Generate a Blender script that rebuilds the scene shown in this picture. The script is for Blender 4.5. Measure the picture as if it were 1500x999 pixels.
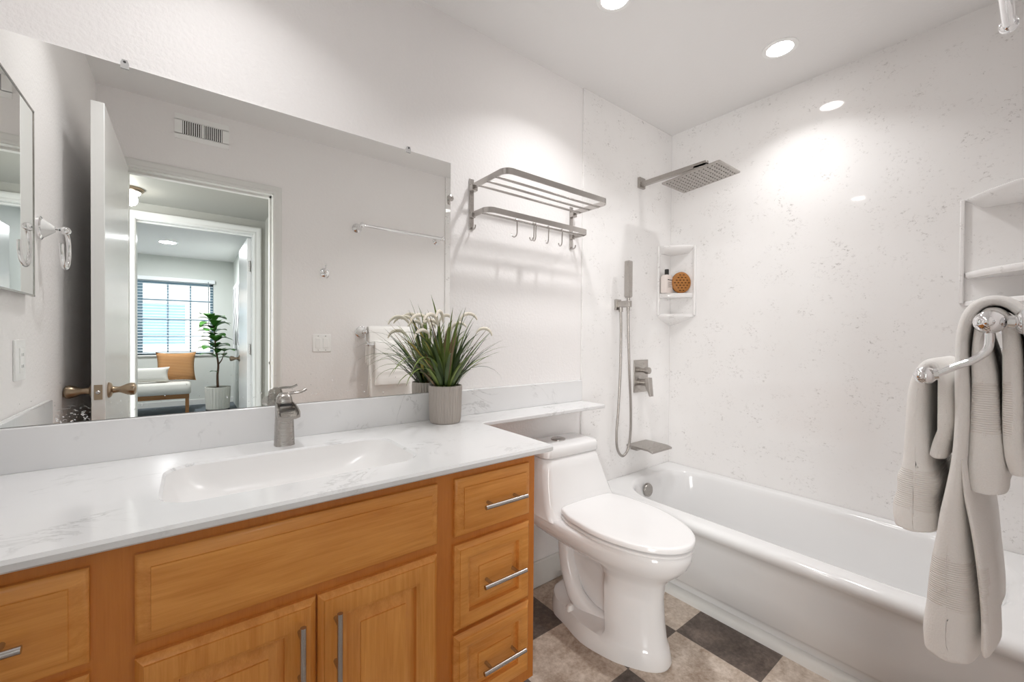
import bpy, bmesh, math, random
from mathutils import Vector, Matrix, noise
PI = math.pi
for o in list(bpy.data.objects): bpy.data.objects.remove(o)
SC = bpy.context.scene
COL = SC.collection
rnd = random.Random(7)

# ------------------------------------------------------------------ camera, world, lights, exposure
F_PX, YAW, PITCH, ROLL = 606.63, math.radians(52.1217), math.radians(-0.5767), math.radians(0.4065)
cam_d = bpy.data.cameras.new('camera'); cam = bpy.data.objects.new('camera', cam_d); COL.objects.link(cam)
fw = Vector((math.cos(YAW)*math.cos(PITCH), math.sin(YAW)*math.cos(PITCH), math.sin(PITCH)))
rt0 = Vector((math.sin(YAW), -math.cos(YAW), 0)); up0 = rt0.cross(fw)
rt = rt0*math.cos(ROLL) + up0*math.sin(ROLL); up = up0*math.cos(ROLL) - rt0*math.sin(ROLL)
cam.matrix_world = Matrix(((rt.x, up.x, -fw.x, 0), (rt.y, up.y, -fw.y, -1.458), (rt.z, up.z, -fw.z, 1.174), (0, 0, 0, 1)))
cam_d.sensor_fit = 'HORIZONTAL'; cam_d.sensor_width = 36.0; cam_d.lens = 36.0*F_PX/1500
cam_d.clip_start = 0.01; cam_d.clip_end = 100
SC.camera = cam
SC.view_settings.view_transform = 'Standard'; SC.view_settings.look = 'None'
SC.view_settings.gamma = 1.0; SC.view_settings.use_curve_mapping = False
SC.view_settings.exposure = 0.04
SC.cycles.max_bounces = 16; SC.cycles.diffuse_bounces = 8; SC.cycles.glossy_bounces = 8
SC.cycles.use_denoising = True
SC.cycles.caustics_reflective = True; SC.cycles.blur_glossy = 0.5
LAMP_W, LAMP_SPREAD = 4.7, 120.0     # the three downlights: watts and beam spread
HALL_W, HALL_FILL = 1.6, 16.5
LIGHT_BATH, LIGHT_HALL, LIGHT_BED, SKY = 26.0, 9.0, 560.0, 4.2
# added fill light, out of sight in the hall, aimed through the bathroom door
ld = bpy.data.lights.new('hall_fill', 'AREA'); ld.shape = 'RECTANGLE'; ld.size = .75; ld.size_y = 1.7; ld.energy = HALL_FILL; ld.color = (1.0, .99, .97)
ld.spread = math.radians(85)
lo = bpy.data.objects.new('hall_fill', ld); COL.objects.link(lo); lo.location = (-1.10, -2.27, 1.0)
lo.rotation_euler = Vector((-1.0, -.62, 0)).to_track_quat('Z', 'Y').to_euler()
wd = bpy.data.worlds.new('sky'); SC.world = wd; wd.use_nodes = True
bg = wd.node_tree.nodes['Background']; bg.inputs[0].default_value = (0.90, 0.96, 1.0, 1); bg.inputs[1].default_value = SKY

# ------------------------------------------------------------------ materials
def mat(name, col, rough=.5, metal=0.0, spec=.5, **kw):
    m = bpy.data.materials.new(name); m.use_nodes = True
    b = m.node_tree.nodes['Principled BSDF']
    b.inputs['Base Color'].default_value = (*col, 1); b.inputs['Roughness'].default_value = rough
    b.inputs['Metallic'].default_value = metal; b.inputs['Specular IOR Level'].default_value = spec
    for k, v in kw.items(): b.inputs[k].default_value = v
    return m
class N:
    """tiny node helper"""
    def __init__(s, m): s.m = m; s.t = m.node_tree; s.b = s.t.nodes['Principled BSDF']
    def new(s, typ, **kw):
        n = s.t.nodes.new(typ)
        for k, v in kw.items():
            if k in n.inputs: n.inputs[k].default_value = v
            else: setattr(n, k, v)
        return n
    def link(s, a, b): s.t.links.new(a, b)
    def coords(s, scale=(1, 1, 1), rot=(0, 0, 0), loc=(0, 0, 0)):
        c = s.new('ShaderNodeTexCoord'); mp = s.new('ShaderNodeMapping')
        mp.inputs['Scale'].default_value = scale; mp.inputs['Rotation'].default_value = rot; mp.inputs['Location'].default_value = loc
        s.link(c.outputs['Object'], mp.inputs['Vector']); return mp.outputs['Vector']
    def noise(s, vec, scale, detail=2, rough=.5, dist=0.0):
        n = s.new('ShaderNodeTexNoise'); n.inputs['Scale'].default_value = scale; n.inputs['Detail'].default_value = detail
        n.inputs['Roughness'].default_value = rough; n.inputs['Distortion'].default_value = dist
        s.link(vec, n.inputs['Vector']); return n.outputs['Fac']
    def ramp(s, fac, stops):
        r = s.new('ShaderNodeValToRGB'); e = r.color_ramp.elements
        while len(e) < len(stops): e.new(.5)
        for el, (p, c) in zip(e, stops):
            el.position = p; el.color = (*c, 1) if len(c) == 3 else c
        s.link(fac, r.inputs['Fac']); return r.outputs['Color']
    def math(s, op, a, b=None, clamp=False):
        n = s.new('ShaderNodeMath', operation=op); n.use_clamp = clamp
        for i, v in enumerate((a, b)):
            if v is None: continue
            if isinstance(v, (int, float)): n.inputs[i].default_value = v
            else: s.link(v, n.inputs[i])
        return n.outputs[0]
    def mix(s, fac, a, b):
        n = s.new('ShaderNodeMix', data_type='RGBA')
        for i, v in ((0, fac), (6, a), (7, b)):
            if isinstance(v, (int, float)): n.inputs[i].default_value = v
            elif isinstance(v, tuple): n.inputs[i].default_value = (*v, 1)
            else: s.link(v, n.inputs[i])
        return n.outputs[2]
    def bump(s, h, strength=.3, dist=.002):
        n = s.new('ShaderNodeBump'); n.inputs['Strength'].default_value = strength; n.inputs['Distance'].default_value = dist
        s.link(h, n.inputs['Height']); s.link(n.outputs['Normal'], s.b.inputs['Normal'])
    def color(s, c): s.link(c, s.b.inputs['Base Color'])

M = {}
def paint(name, col, bump=.35, scale=90, rough=.55):
    m = mat(name, col, rough, spec=.3); n = N(m); v = n.coords()
    h = n.ramp(n.noise(v, scale, 3, .55), [(.35, (0, 0, 0)), (.62, (1, 1, 1))]); n.bump(h, bump, .0015); return m
M['wall'] = paint('wall_paint', (.895, .875, .87))
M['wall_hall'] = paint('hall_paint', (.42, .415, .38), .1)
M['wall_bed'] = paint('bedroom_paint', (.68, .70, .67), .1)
M['ceil'] = paint('ceiling_paint', (.87, .86, .855), .12, 60, .7)
M['trim'] = mat('white_trim', (.78, .78, .76), .35)
M['doorpaint'] = mat('door_gloss', (.80, .80, .79), .22)
def quartz():
    m = mat('quartz_panel', (.8, .8, .8), .05, spec=.5); n = N(m); v = n.coords()
    base = n.ramp(n.noise(v, 2.2, 4, .6), [(.3, (.86, .845, .835)), (.7, (.895, .885, .88))])
    cl = n.ramp(n.noise(n.coords(loc=(3, 1, 2)), 11, 3, .6), [(.50, (0, 0, 0)), (.66, (1, 1, 1))])
    a = n.ramp(n.noise(n.coords((1, 1, 1.5), loc=(.7, .2, .4)), 62, 5, .75, .35), [(.555, (0, 0, 0)), (.64, (1, 1, 1))])
    b = n.ramp(n.noise(n.coords(loc=(5, 2, 9)), 95, 3, .7, .2), [(.665, (0, 0, 0)), (.71, (1, 1, 1))])
    s = n.math('MAXIMUM', n.math('MULTIPLY', a, cl), n.math('MULTIPLY', b, n.math('ADD', n.math('MULTIPLY', cl, .9), .35, True)))
    n.color(n.mix(n.math('MULTIPLY', s, .62), base, (.36, .34, .32))); return m
M['quartz'] = quartz()
def marble():
    m = mat('cultured_marble', (.85, .85, .85), .10, spec=.5); n = N(m)
    v = n.coords((1, 1.6, 1))
    w = n.noise(v, 5, 5, .65, 1.6)
    vein = n.math('SUBTRACT', 1.0, n.math('MULTIPLY', n.math('ABSOLUTE', n.math('SUBTRACT', w, .5)), 28), True)
    msk = n.ramp(n.noise(n.coords(loc=(1.3, 4, 2)), 6.5, 3, .6), [(.52, (0, 0, 0)), (.64, (1, 1, 1))])
    f = n.math('MULTIPLY', n.math('MULTIPLY', vein, msk), .52)
    cloud = n.ramp(n.noise(n.coords(), 3, 3), [(.3, (.76, .76, .765)), (.7, (.80, .80, .805))])
    n.color(n.mix(f, cloud, (.42, .42, .42))); return m
M['marble'] = marble()
M['basin'] = mat('sink_gelcoat', (.80, .79, .785), .28)
M['porcelain'] = mat('porcelain', (.84, .835, .835), .07, spec=.5)
M['tub'] = mat('tub_enamel', (.83, .83, .83), .10, spec=.5)
M['seat'] = mat('seat_plastic', (.87, .865, .865), .16)
M['pvc'] = mat('white_plastic', (.93, .93, .92), .3)
def nickel():
    m = mat('brushed_nickel', (.43, .405, .38), .30, 1.0); n = N(m)
    r = n.ramp(n.noise(n.coords((6, 60, 200)), 5, 2), [(.3, (.24,)*3), (.7, (.38,)*3)])
    n.link(r, n.b.inputs['Roughness']); return m
M['nickel'] = nickel()
M['steel'] = mat('satin_steel', (.50, .475, .455), .26, 1.0)
M['chrome'] = mat('chrome', (.86, .86, .87), .04, 1.0)
M['darkmetal'] = mat('dark_gap', (.03, .03, .03), .5)
M['bronze'] = mat('antique_brass', (.40, .31, .22), .28, 1.0)
def wood(name, along, dark, light, seed):
    m = mat(name, light, .27, spec=.45); n = N(m)
    sc = {'x': (1.2, 14, 14), 'z': (14, 14, 1.2)}[along]
    g = n.noise(n.coords(sc, loc=(seed, seed*2, seed)), 3.0, 6, .6, .8)
    g2 = n.noise(n.coords({'x': (4, 120, 120), 'z': (120, 120, 4)}[along], loc=(seed, 1, 0)), 3, 3, .6)
    big = n.noise(n.coords((2, 2, 2), loc=(seed, 0, 3)), 1.6, 2)
    f = n.math('ADD', n.math('ADD', n.math('MULTIPLY', g, .5), n.math('MULTIPLY', g2, .22)), n.math('MULTIPLY', big, .3))
    n.color(n.ramp(f, [(.36, dark), (.66, light)])); n.bump(g2, .05, .0006); return m
DK, LT = (.57, .205, .034), (.80, .36, .088)
M['wood_h'] = wood('alder_horizontal', 'x', DK, LT, 1.0)
M['wood_v'] = wood('alder_vertical', 'z', DK, LT, 3.3)
M['wood_shaded'] = wood('alder_shaded', 'z', (.50, .160, .025), (.61, .22, .040), 5.1)  # same alder as the fronts, shade put into a darker, redder colour
def towelmat():
    m = mat('terry_cotton', (.96, .945, .925), .95, spec=.1); n = N(m)
    h = n.noise(n.coords(), 420, 2, .7); n.bump(h, .45, .003)
    try:
        n.b.inputs['Sheen Weight'].default_value = .1; n.b.inputs['Sheen Roughness'].default_value = .5
    except KeyError: pass
    return m
M['towel'] = towelmat()
def dobby():
    m = mat('woven_border', (.93, .905, .88), .9, spec=.1); n = N(m)
    w = n.new('ShaderNodeTexWave'); w.bands_direction = 'Z'; w.inputs['Scale'].default_value = 90
    n.link(n.coords(), w.inputs['Vector']); n.bump(w.outputs['Fac'], .5, .002); return m
M['dobby'] = dobby()
def floor_tile():
    m = mat('stone_tile', (.3, .26, .22), .38, spec=.4); n = N(m)
    T = .311
    v = n.coords((1/T, 1/T, 1), loc=(-1.537/T, .566/T, 0))
    sp = n.new('ShaderNodeSeparateXYZ'); n.link(v, sp.inputs[0])
    fx, fy = n.math('FLOOR', sp.outputs[0]), n.math('FLOOR', sp.outputs[1])
    par = n.math('FLOORED_MODULO', n.math('ADD', fx, fy), 2.0)
    big = n.noise(n.coords((1, 1, 1)), 9, 6, .7, .6); fine = n.noise(n.coords(), 60, 4, .7)
    f = n.math('ADD', n.math('MULTIPLY', big, .6), n.math('MULTIPLY', fine, .4))
    lightc = n.ramp(f, [(.36, (.30, .215, .155)), (.5, (.50, .41, .335)), (.64, (.70, .61, .53))])
    darkc = n.ramp(f, [(.36, (.055, .040, .032)), (.5, (.115, .088, .074)), (.66, (.22, .17, .14))])
    cx = n.math('ABSOLUTE', n.math('SUBTRACT', n.math('FRACT', sp.outputs[0]), .5)); cy = n.math('ABSOLUTE', n.math('SUBTRACT', n.math('FRACT', sp.outputs[1]), .5))
    g = n.math('GREATER_THAN', n.math('MAXIMUM', cx, cy), .4965)
    n.color(n.mix(g, n.mix(par, lightc, darkc), (.12, .10, .085))); n.bump(f, .12, .002); return m
M['floor'] = floor_tile()
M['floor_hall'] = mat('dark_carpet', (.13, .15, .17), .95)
def mirror(name, dirt):
    m = mat(name, (.945, .955, .94), .0, 1.0); n = N(m)
    if dirt:
        c = n.new('ShaderNodeTexCoord'); sp = n.new('ShaderNodeSeparateXYZ'); n.link(c.outputs['Object'], sp.inputs[0])
        hgt = n.math('MULTIPLY', n.math('SUBTRACT', .13, sp.outputs[2]), 7.0, True)
        spk = n.ramp(n.noise(n.coords(), 130, 2, .5), [(.70, (0, 0, 0)), (.74, (1, 1, 1))])
        low = n.math('MULTIPLY', n.math('SUBTRACT', .045, sp.outputs[2]), 26.0, True)
        patch = n.math('MULTIPLY', n.math('MULTIPLY', n.math('LESS_THAN', sp.outputs[0], -.415), n.math('GREATER_THAN', sp.outputs[0], -.475)), low)
        spk2 = n.ramp(n.noise(n.coords((1, 1, 1.6)), 120, 3, .6), [(.55, (0, 0, 0)), (.62, (1, 1, 1))])
        fac = n.math('MAXIMUM', n.math('MULTIPLY', n.math('MULTIPLY', spk, hgt), .6), n.math('MULTIPLY', n.math('MULTIPLY', spk2, patch), .5))
        n.link(n.math('MULTIPLY', fac, .6), n.b.inputs['Roughness'])
        n.link(n.math('SUBTRACT', 1.0, fac), n.b.inputs['Metallic'])
    return m
M['mirror'] = mirror('silvered_glass', True)
M['mirror2'] = mirror('cabinet_glass', False)
M['glass_edge'] = mat('glass_edge', (.60, .68, .68), .08)
M['acrylic'] = mat('clear_plastic', (.9, .9, .9), .15, **{'Transmission Weight': .6})
def emis(name, col, s):
    m = mat(name, col, .5); b = m.node_tree.nodes['Principled BSDF']
    b.inputs['Emission Color'].default_value = (*col, 1); b.inputs['Emission Strength'].default_value = s; return m
M['led'] = emis('led_diffuser', (1.0, .965, .93), LIGHT_BATH)
M['led_hall'] = emis('hall_lamp_glow', (1.0, .95, .88), LIGHT_HALL)
M['led_bed'] = emis('bedroom_lamp_glow', (.96, .98, 1.0), LIGHT_BED)
M['pot'] = mat('taupe_ceramic', (.46, .415, .38), .55)
M['soil'] = mat('dark_moss', (.02, .022, .015), .9)
M['g1'] = mat('blade_dark_green', (.05, .085, .022), .45)
M['g2'] = mat('blade_green', (.16, .22, .045), .45)
M['g3'] = mat('blade_yellow', (.42, .33, .06), .5)
M['g4'] = mat('blade_bronze', (.16, .10, .045), .5)
M['plume'] = mat('cream_plume', (.82, .76, .66), .95)
M['bottle'] = mat('pale_pink_bottle', (.82, .74, .70), .3)
M['ink'] = mat('black_ink', (.03, .03, .03), .6)
M['blackcap'] = mat('black_cap', (.012, .012, .012), .35)
M['brushwood'] = mat('oiled_wood', (.42, .17, .035), .5)
M['brushholes'] = mat('brush_slots', (.10, .035, .008), .8)
M['bristle'] = mat('pale_bristles', (.62, .56, .50), .9)
M['cream_fabric'] = paint('cream_upholstery', (.72, .70, .65), .3, 300, .9)
M['orange_fabric'] = mat('orange_weave', (.55, .27, .09), .9)
def stripes():
    m = M['orange_fabric']; n = N(m); w = n.new('ShaderNodeTexWave'); w.bands_direction = 'Z'; w.inputs['Scale'].default_value = 14
    w.inputs['Distortion'].default_value = .6
    n.link(n.coords(), w.inputs['Vector']); n.color(n.ramp(w.outputs['Fac'], [(.2, (.34, .15, .05)), (.7, (.55, .30, .13))]))
stripes()
M['bench_wood'] = wood('walnut_bench', 'x', (.25, .11, .04), (.40, .20, .08), 8.0)
M['leaf'] = mat('fig_leaf', (.06, .20, .03), .35)
M['bark'] = mat('brown_bark', (.14, .08, .05), .8)
M['plant_pot'] = mat('ivory_ribbed', (.78, .75, .68), .5)
M['canvas'] = mat('white_canvas', (.82, .82, .82), .8)
M['blind'] = mat('blind_vinyl', (.85, .88, .90), .45)
M['winframe'] = mat('window_aluminium', (.22, .33, .40), .4)
M['glass'] = mat('window_glass', (1, 1, 1), .02, **{'Transmission Weight': 1.0, 'IOR': 1.02})
M['vent_dark'] = mat('duct_dark', (.05, .05, .045), .8)
M['siding'] = mat('neighbour_siding', (.70, .62, .55), .8)
M['rooftile'] = mat('neighbour_roof', (.45, .50, .56), .8)

# ------------------------------------------------------------------ mesh helpers
class MB:
    def __init__(s): s.bm = bmesh.new(); s.mi = 0
    def face(s, vs):
        try:
            f = s.bm.faces.new(vs); f.material_index = s.mi; return f
        except ValueError: return None
    def box(s, x0, x1, y0, y1, z0, z1):
        v = [s.bm.verts.new((x, y, z)) for z in (z0, z1) for y in (y0, y1) for x in (x0, x1)]
        for q in ((0, 2, 3, 1), (4, 5, 7, 6), (0, 1, 5, 4), (2, 6, 7, 3), (0, 4, 6, 2), (1, 3, 7, 5)): s.face([v[i] for i in q])
        return s
    def loft(s, loops, cap0=True, cap1=True, closed=True):
        L = [[s.bm.verts.new(p) for p in lp] for lp in loops]
        n = len(L[0])
        for a, b in zip(L, L[1:]):
            for i in range(n if closed else n-1):
                j = (i+1) % n; s.face((a[i], a[j], b[j], b[i]))
        for c, lp in ((cap0, L[0][::-1]), (cap1, L[-1])):
            if c:
                f = s.face(lp)
                if f and n > 4: bmesh.ops.triangulate(s.bm, faces=[f])
        return s
    def tube(s, path, r, seg=12, cap=True, sy=1.0):
        P = [Vector(p) for p in path]; rs = r if isinstance(r, (list, tuple)) else [r]*len(P)
        t = (P[1]-P[0]).normalized(); u = t.orthogonal().normalized(); loops = []
        for i, p in enumerate(P):
            d = ((P[min(i+1, len(P)-1)]-p).normalized() + (p-P[max(i-1, 0)]).normalized())
            d = d.normalized() if d.length > 1e-9 else t
            u = (u - d*u.dot(d)); u = u.normalized() if u.length > 1e-9 else d.orthogonal().normalized()
            w = d.cross(u)
            loops.append([p + (u*math.cos(2*PI*k/seg) + w*math.sin(2*PI*k/seg)*sy)*rs[i] for k in range(seg)])
        return s.loft(loops, cap, cap)
    def lathe(s, prof, o=(0, 0, 0), axis=(0, 0, 1), seg=32, cap0=True, cap1=True):
        a = Vector(axis).normalized(); u = a.orthogonal().normalized(); w = a.cross(u); o = Vector(o)
        return s.loft([[o + a*h + (u*math.cos(2*PI*k/seg) + w*math.sin(2*PI*k/seg))*max(r, 1e-5) for k in range(seg)] for r, h in prof], cap0, cap1)
    def sphere(s, c, r, seg=16):
        rr = r if isinstance(r, (tuple, list)) else (r, r, r)
        n = seg//2
        return s.loft([[(c[0]+rr[0]*max(math.sin(PI*i/n), 1e-4)*math.cos(2*PI*k/seg), c[1]+rr[1]*max(math.sin(PI*i/n), 1e-4)*math.sin(2*PI*k/seg), c[2]-rr[2]*math.cos(PI*i/n)) for k in range(seg)] for i in range(n+1)])
    def prism(s, poly, z0, z1):   # poly in xy
        return s.loft([[(x, y, z0) for x, y in poly], [(x, y, z1) for x, y in poly]])
    def build(s, name, m, parent=None, smooth=40, bevel=0, bseg=2, origin=None, kind=None):
        bm = s.bm
        if origin is None:
            origin = Vector((0, 0, 0)); q = parent
            while q is not None: origin = origin + Vector(q.get('_o', (0, 0, 0))); q = q.parent
        origin = Vector(origin)
        bmesh.ops.translate(bm, verts=bm.verts, vec=-origin)
        bmesh.ops.recalc_face_normals(bm, faces=bm.faces)
        me = bpy.data.meshes.new(name); bm.to_mesh(me); bm.free()
        for mm in (m if isinstance(m, (list, tuple)) else [m]): me.materials.append(mm)
        if smooth:
            me.polygons.foreach_set('use_smooth', [True]*len(me.polygons)); me.set_sharp_from_angle(angle=math.radians(smooth))
        o = bpy.data.objects.new(name, me); COL.objects.link(o)
        if parent is not None: o.parent = parent
        else:
            o.location = origin; 
        if bevel:
            b = o.modifiers.new('edge', 'BEVEL'); b.width = bevel; b.segments = bseg; b.limit_method = 'ANGLE'; b.angle_limit = math.radians(35)
        if kind: o['kind'] = kind
        return o
def tag(o, label, cat, group=None):
    o['label'] = label; o['category'] = cat
    if group: o['group'] = group
    return o
def thing(name, label, cat, loc, group=None):
    o = bpy.data.objects.new(name, None); COL.objects.link(o); o.location = loc; o['_o'] = tuple(loc); o.empty_display_size = .05
    return tag(o, label, cat, group)
def struct(name, mb, m, **kw): return mb.build(name, m, kind='structure', **kw)
def rr(x0, x1, y0, y1, r, z, n=8):
    pts = []
    r = min(r, (x1-x0)/2-1e-4, (y1-y0)/2-1e-4)
    for cx, cy, a in ((x1-r, y1-r, 0), (x0+r, y1-r, 90), (x0+r, y0+r, 180), (x1-r, y0+r, 270)):
        for k in range(n+1):
            t = math.radians(a + 90*k/n); pts.append((cx+r*math.cos(t), cy+r*math.sin(t), z))
    return pts
def crom(P, n=8):
    P = [Vector(p) for p in P]; out = []
    Q = [P[0]*2-P[1]] + P + [P[-1]*2-P[-2]]
    for i in range(1, len(Q)-2):
        a, b, c, d = Q[i-1:i+3]
        for k in range(n):
            t = k/n; out.append(.5*((2*b) + (c-a)*t + (2*a-5*b+4*c-d)*t*t + (3*b-a-3*c+d)*t**3))
    out.append(P[-1]); return out

# ------------------------------------------------------------------ the room
XW, XE, YS, ZC = -.374, 2.386, -1.505, 2.44
DX0, DX1, DZ = -.262, .410, 2.05
struct('floor', MB().box(XW-.1, XE+.1, -1.62, .1, -.05, 0), M['floor'])
struct('ceiling', MB().box(XW-.1, XE+.1, -1.62, .1, ZC, ZC+.06), M['ceil'])
struct('wall_north', MB().box(XW-.1, XE+.1, 0, .1, 0, ZC), M['wall'])
struct('wall_west', MB().box(XW-.1, XW, YS, 0, 0, ZC), M['wall'])
struct('wall_east', MB().box(XE+.012, XE+.1, YS, 0, 0, ZC), M['wall'])
b = MB().box(XW-.1, DX0, YS-.115, YS, 0, ZC).box(DX1, XE+.1, YS-.115, YS, 0, ZC).box(DX0, DX1, YS-.115, YS, DZ, ZC)
struct('wall_south', b, M['wall'])
# glossy speckled tub surround panels
struct('trim_1', MB().box(1.580, XE, -.010, 0, .38, ZC), M['quartz'], bevel=.002)
struct('trim_2', MB().box(XE, XE+.012, YS, 0, .38, ZC), M['quartz'])
struct('trim_3', MB().box(1.608, XE, YS, YS+.010, .38, ZC), M['quartz'], bevel=.002)
struct('baseboard_north', MB().box(.83, 1.64, -.014, 0, 0, .12), M['trim'], bevel=.005)
# door casing + jamb, bathroom side
def casing(mb, x0, x1, z1, y, prof):
    """mitred U of moulding: prof = (outward offset, depth) from the opening edge outwards"""
    path = [(x0, 0, -1, 0), (x0, z1, -1, 1), (x1, z1, 1, 1), (x1, 0, 1, 0)]
    mb.loft([[(x+sx*o, y+d, z+sz*o) for o, d in prof] for x, z, sx, sz in path])
    return mb
c = casing(MB(), DX0, DX1, DZ, YS, [(0, 0), (0, .010), (.004, .013), (.012, .013), (.015, .011), (.033, .016), (.040, .016), (.045, .012), (.045, 0)])
struct('trim_4', c, M['trim'])
j = MB().box(DX1-.004, DX1+.001, YS-.115, YS, 0, DZ).box(DX0-.001, DX0+.004, YS-.115, YS, 0, DZ).box(DX0, DX1, YS-.115, YS, DZ-.004, DZ+.001)
j.box(DX1-.016, DX1-.003, YS-.08, YS-.045, 0, DZ).box(DX0, DX1, YS-.08, YS-.045, DZ-.016, DZ-.003)
jm = struct('trim_5', j, M['trim'])
MB().lathe([(.009, 0), (.009, .003)], (DX1-.018, YS-.02, 1.0), (-1, 0, 0), 16).build('strike_plate', M['darkmetal'], jm)

# hall beyond the door
HY0, HY1, HZ = YS-.115, -2.60, 2.13
BX0, BX1, BZ = -.313, .418, 2.012
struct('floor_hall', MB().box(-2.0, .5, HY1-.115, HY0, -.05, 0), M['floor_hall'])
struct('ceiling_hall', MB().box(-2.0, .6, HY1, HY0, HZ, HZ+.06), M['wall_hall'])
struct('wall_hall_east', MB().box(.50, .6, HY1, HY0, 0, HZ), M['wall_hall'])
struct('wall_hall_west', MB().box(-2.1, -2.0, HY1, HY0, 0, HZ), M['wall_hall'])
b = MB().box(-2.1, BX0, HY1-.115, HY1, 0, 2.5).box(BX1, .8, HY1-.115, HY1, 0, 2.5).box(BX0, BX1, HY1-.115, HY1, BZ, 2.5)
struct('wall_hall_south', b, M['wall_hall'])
c = casing(MB(), BX0, BX1, BZ, HY1, [(0, 0), (0, .011), (.005, .014), (.014, .014), (.018, .012), (.040, .018), (.050, .018), (.056, .013), (.056, 0)])
c.box(BX1-.004, BX1+.001, HY1-.115, HY1, 0, BZ).box(BX0-.001, BX0+.004, HY1-.115, HY1, 0, BZ).box(BX0, BX1, HY1-.115, HY1, BZ-.004, BZ+.001)
c.box(BX0, BX1, HY1-.075, HY1-.04, BZ-.016, BZ-.003)
struct('trim_6', c, M['trim'])
# bedroom
RX0, RX1, RY = -2.6, .60, -7.28
RN = HY1-.115
WX0, WX1, WZ0, WZ1 = -1.62, .318, .845, 2.04
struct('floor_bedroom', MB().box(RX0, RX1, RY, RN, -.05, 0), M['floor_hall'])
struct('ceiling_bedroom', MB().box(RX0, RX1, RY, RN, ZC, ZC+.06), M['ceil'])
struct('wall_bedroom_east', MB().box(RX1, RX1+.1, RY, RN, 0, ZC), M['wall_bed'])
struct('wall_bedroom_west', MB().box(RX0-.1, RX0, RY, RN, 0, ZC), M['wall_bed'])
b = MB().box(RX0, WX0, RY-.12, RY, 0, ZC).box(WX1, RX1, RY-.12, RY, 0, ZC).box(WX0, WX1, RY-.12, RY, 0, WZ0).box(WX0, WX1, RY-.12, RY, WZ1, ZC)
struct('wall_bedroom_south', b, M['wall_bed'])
struct('baseboard_bedroom', MB().box(RX0, RX1, RY, RY+.014, 0, .09), M['trim'], bevel=.004)
struct('ground', MB().box(-14, 12, -30, RY-.13, -.3, -.2), mat('pavement', (.45, .45, .45), .9))
w = MB()
fy0, fy1 = RY-.10, RY-.05
w.box(WX0, WX1, fy0, fy1, WZ0, WZ0+.045).box(WX0, WX1, fy0, fy1, WZ1-.045, WZ1).box(WX0, WX0+.045, fy0, fy1, WZ0, WZ1).box(WX1-.045, WX1, fy0, fy1, WZ0, WZ1)
w.box(-.655, -.59, fy0, fy1+.01, WZ0, WZ1)
wf = struct('window_1', w, M['winframe'], bevel=.003)
mu = MB()
for x in (-.284, .008, -1.0, -1.3): mu.box(x-.011, x+.011, fy0+.012, fy1-.01, WZ0, WZ1)
for z in (1.148, 1.419, 1.733): mu.box(WX0, WX1, fy0+.014, fy1-.012, z-.011, z+.011)
mu.build('muntin_grid', M['winframe'], wf)
MB().box(WX0+.02, WX1-.02, fy0+.02, fy0+.026, WZ0+.02, WZ1-.02).build('window_pane', M['glass'], wf)
MB().box(WX0-.02, WX1+.02, RY-.05, RY+.03, WZ0-.025, WZ0).build('window_sill', M['trim'], wf, bevel=.004)

# ------------------------------------------------------------------ bathroom door (open, beside the west wall)
def knob_profile(): return [(.030, 0), (.031, .004), (.026, .010), (.014, .014), (.0115, .030), (.013, .036), (.021, .052), (.0255, .066), (.0245, .076), (.016, .0815), (.001, .083)]
def make_door(name, x0, x1, y0, y1, z1, yk, zk, latch_y=None):
    d = MB().box(x0, x1, y0, y1, .012, z1).build(name, M['doorpaint'], bevel=.002, kind='structure')
    for sx, x in ((1, x1), (-1, x0)):
        MB().lathe(knob_profile(), (x, yk, zk), (sx, 0, 0), 24).build('door_knob', M['bronze'], d)
    if latch_y is not None:
        cx = (x0+x1)/2; s = 1 if latch_y > (y0+y1)/2 else -1
        lp = MB().box(cx-.0115, cx+.0115, min(latch_y, latch_y+s*.0015), max(latch_y, latch_y+s*.0015), zk-.028, zk+.028).build('latch_plate', M['bronze'], d)
        MB().lathe([(.007, 0), (.007, .008), (.005, .010)], (cx, latch_y, zk), (0, s, 0), 14).build('latch_bolt', M['steel'], lp)
    return d
make_door('door_1', -.290, -.252, YS+.022, -.728, 2.04, -.80, .955, -.728)
d2 = make_door('door_2', .384, .418, -3.46, RN-.012, 2.0, -3.38, .945, -3.46)
hb = MB()
for z in (1.76, 1.05, .3): hb.tube([(.402, RN-.006, z-.045), (.402, RN-.006, z+.045)], .007, 10)
hb.build('hinge', M['steel'], d2)

# ------------------------------------------------------------------ ceiling downlights
def downlight(x, y, z, label, m, r=.050, grp='recessed downlights in the bathroom ceiling', power=1.0):
    t = thing('downlight', label, 'ceiling light', (x, y, z), grp)
    MB().lathe([(r+.018, 0), (r+.018, -.003), (r+.004, -.006), (r, -.0045), (r, 0)], (x, y, z), (0, 0, 1), 40, False, False).build('trim_ring', M['pvc'], t)
    MB().lathe([(r, -.0025), (.0001, -.0025)], (x, y, z), (0, 0, 1), 40, False, True).build('diffuser', m, t)
    if m is M['led']:
        ld = bpy.data.lights.new('lamp', 'AREA'); ld.shape = 'DISK'; ld.size = r*1.9; ld.energy = LAMP_W*power; ld.spread = math.radians(LAMP_SPREAD); ld.color = (1.0, .992, .990)
        lo = bpy.data.objects.new('lamp', ld); COL.objects.link(lo); lo.parent = t; lo.location = (0, 0, -.0075)
downlight(2.03, -.735, ZC, 'round recessed downlight in the ceiling over the bathtub', M['led'], power=.68)
downlight(1.25, -.46, ZC, 'round recessed downlight in the ceiling above the toilet', M['led'])
downlight(.04, -.42, ZC, 'round recessed downlight in the ceiling above the sink, reflected in the panels', M['led'], power=.58)
downlight(-.238, -5.96, ZC, 'round bedroom downlight seen through the doorway in the mirror', M['led_bed'], .09, None)
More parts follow.
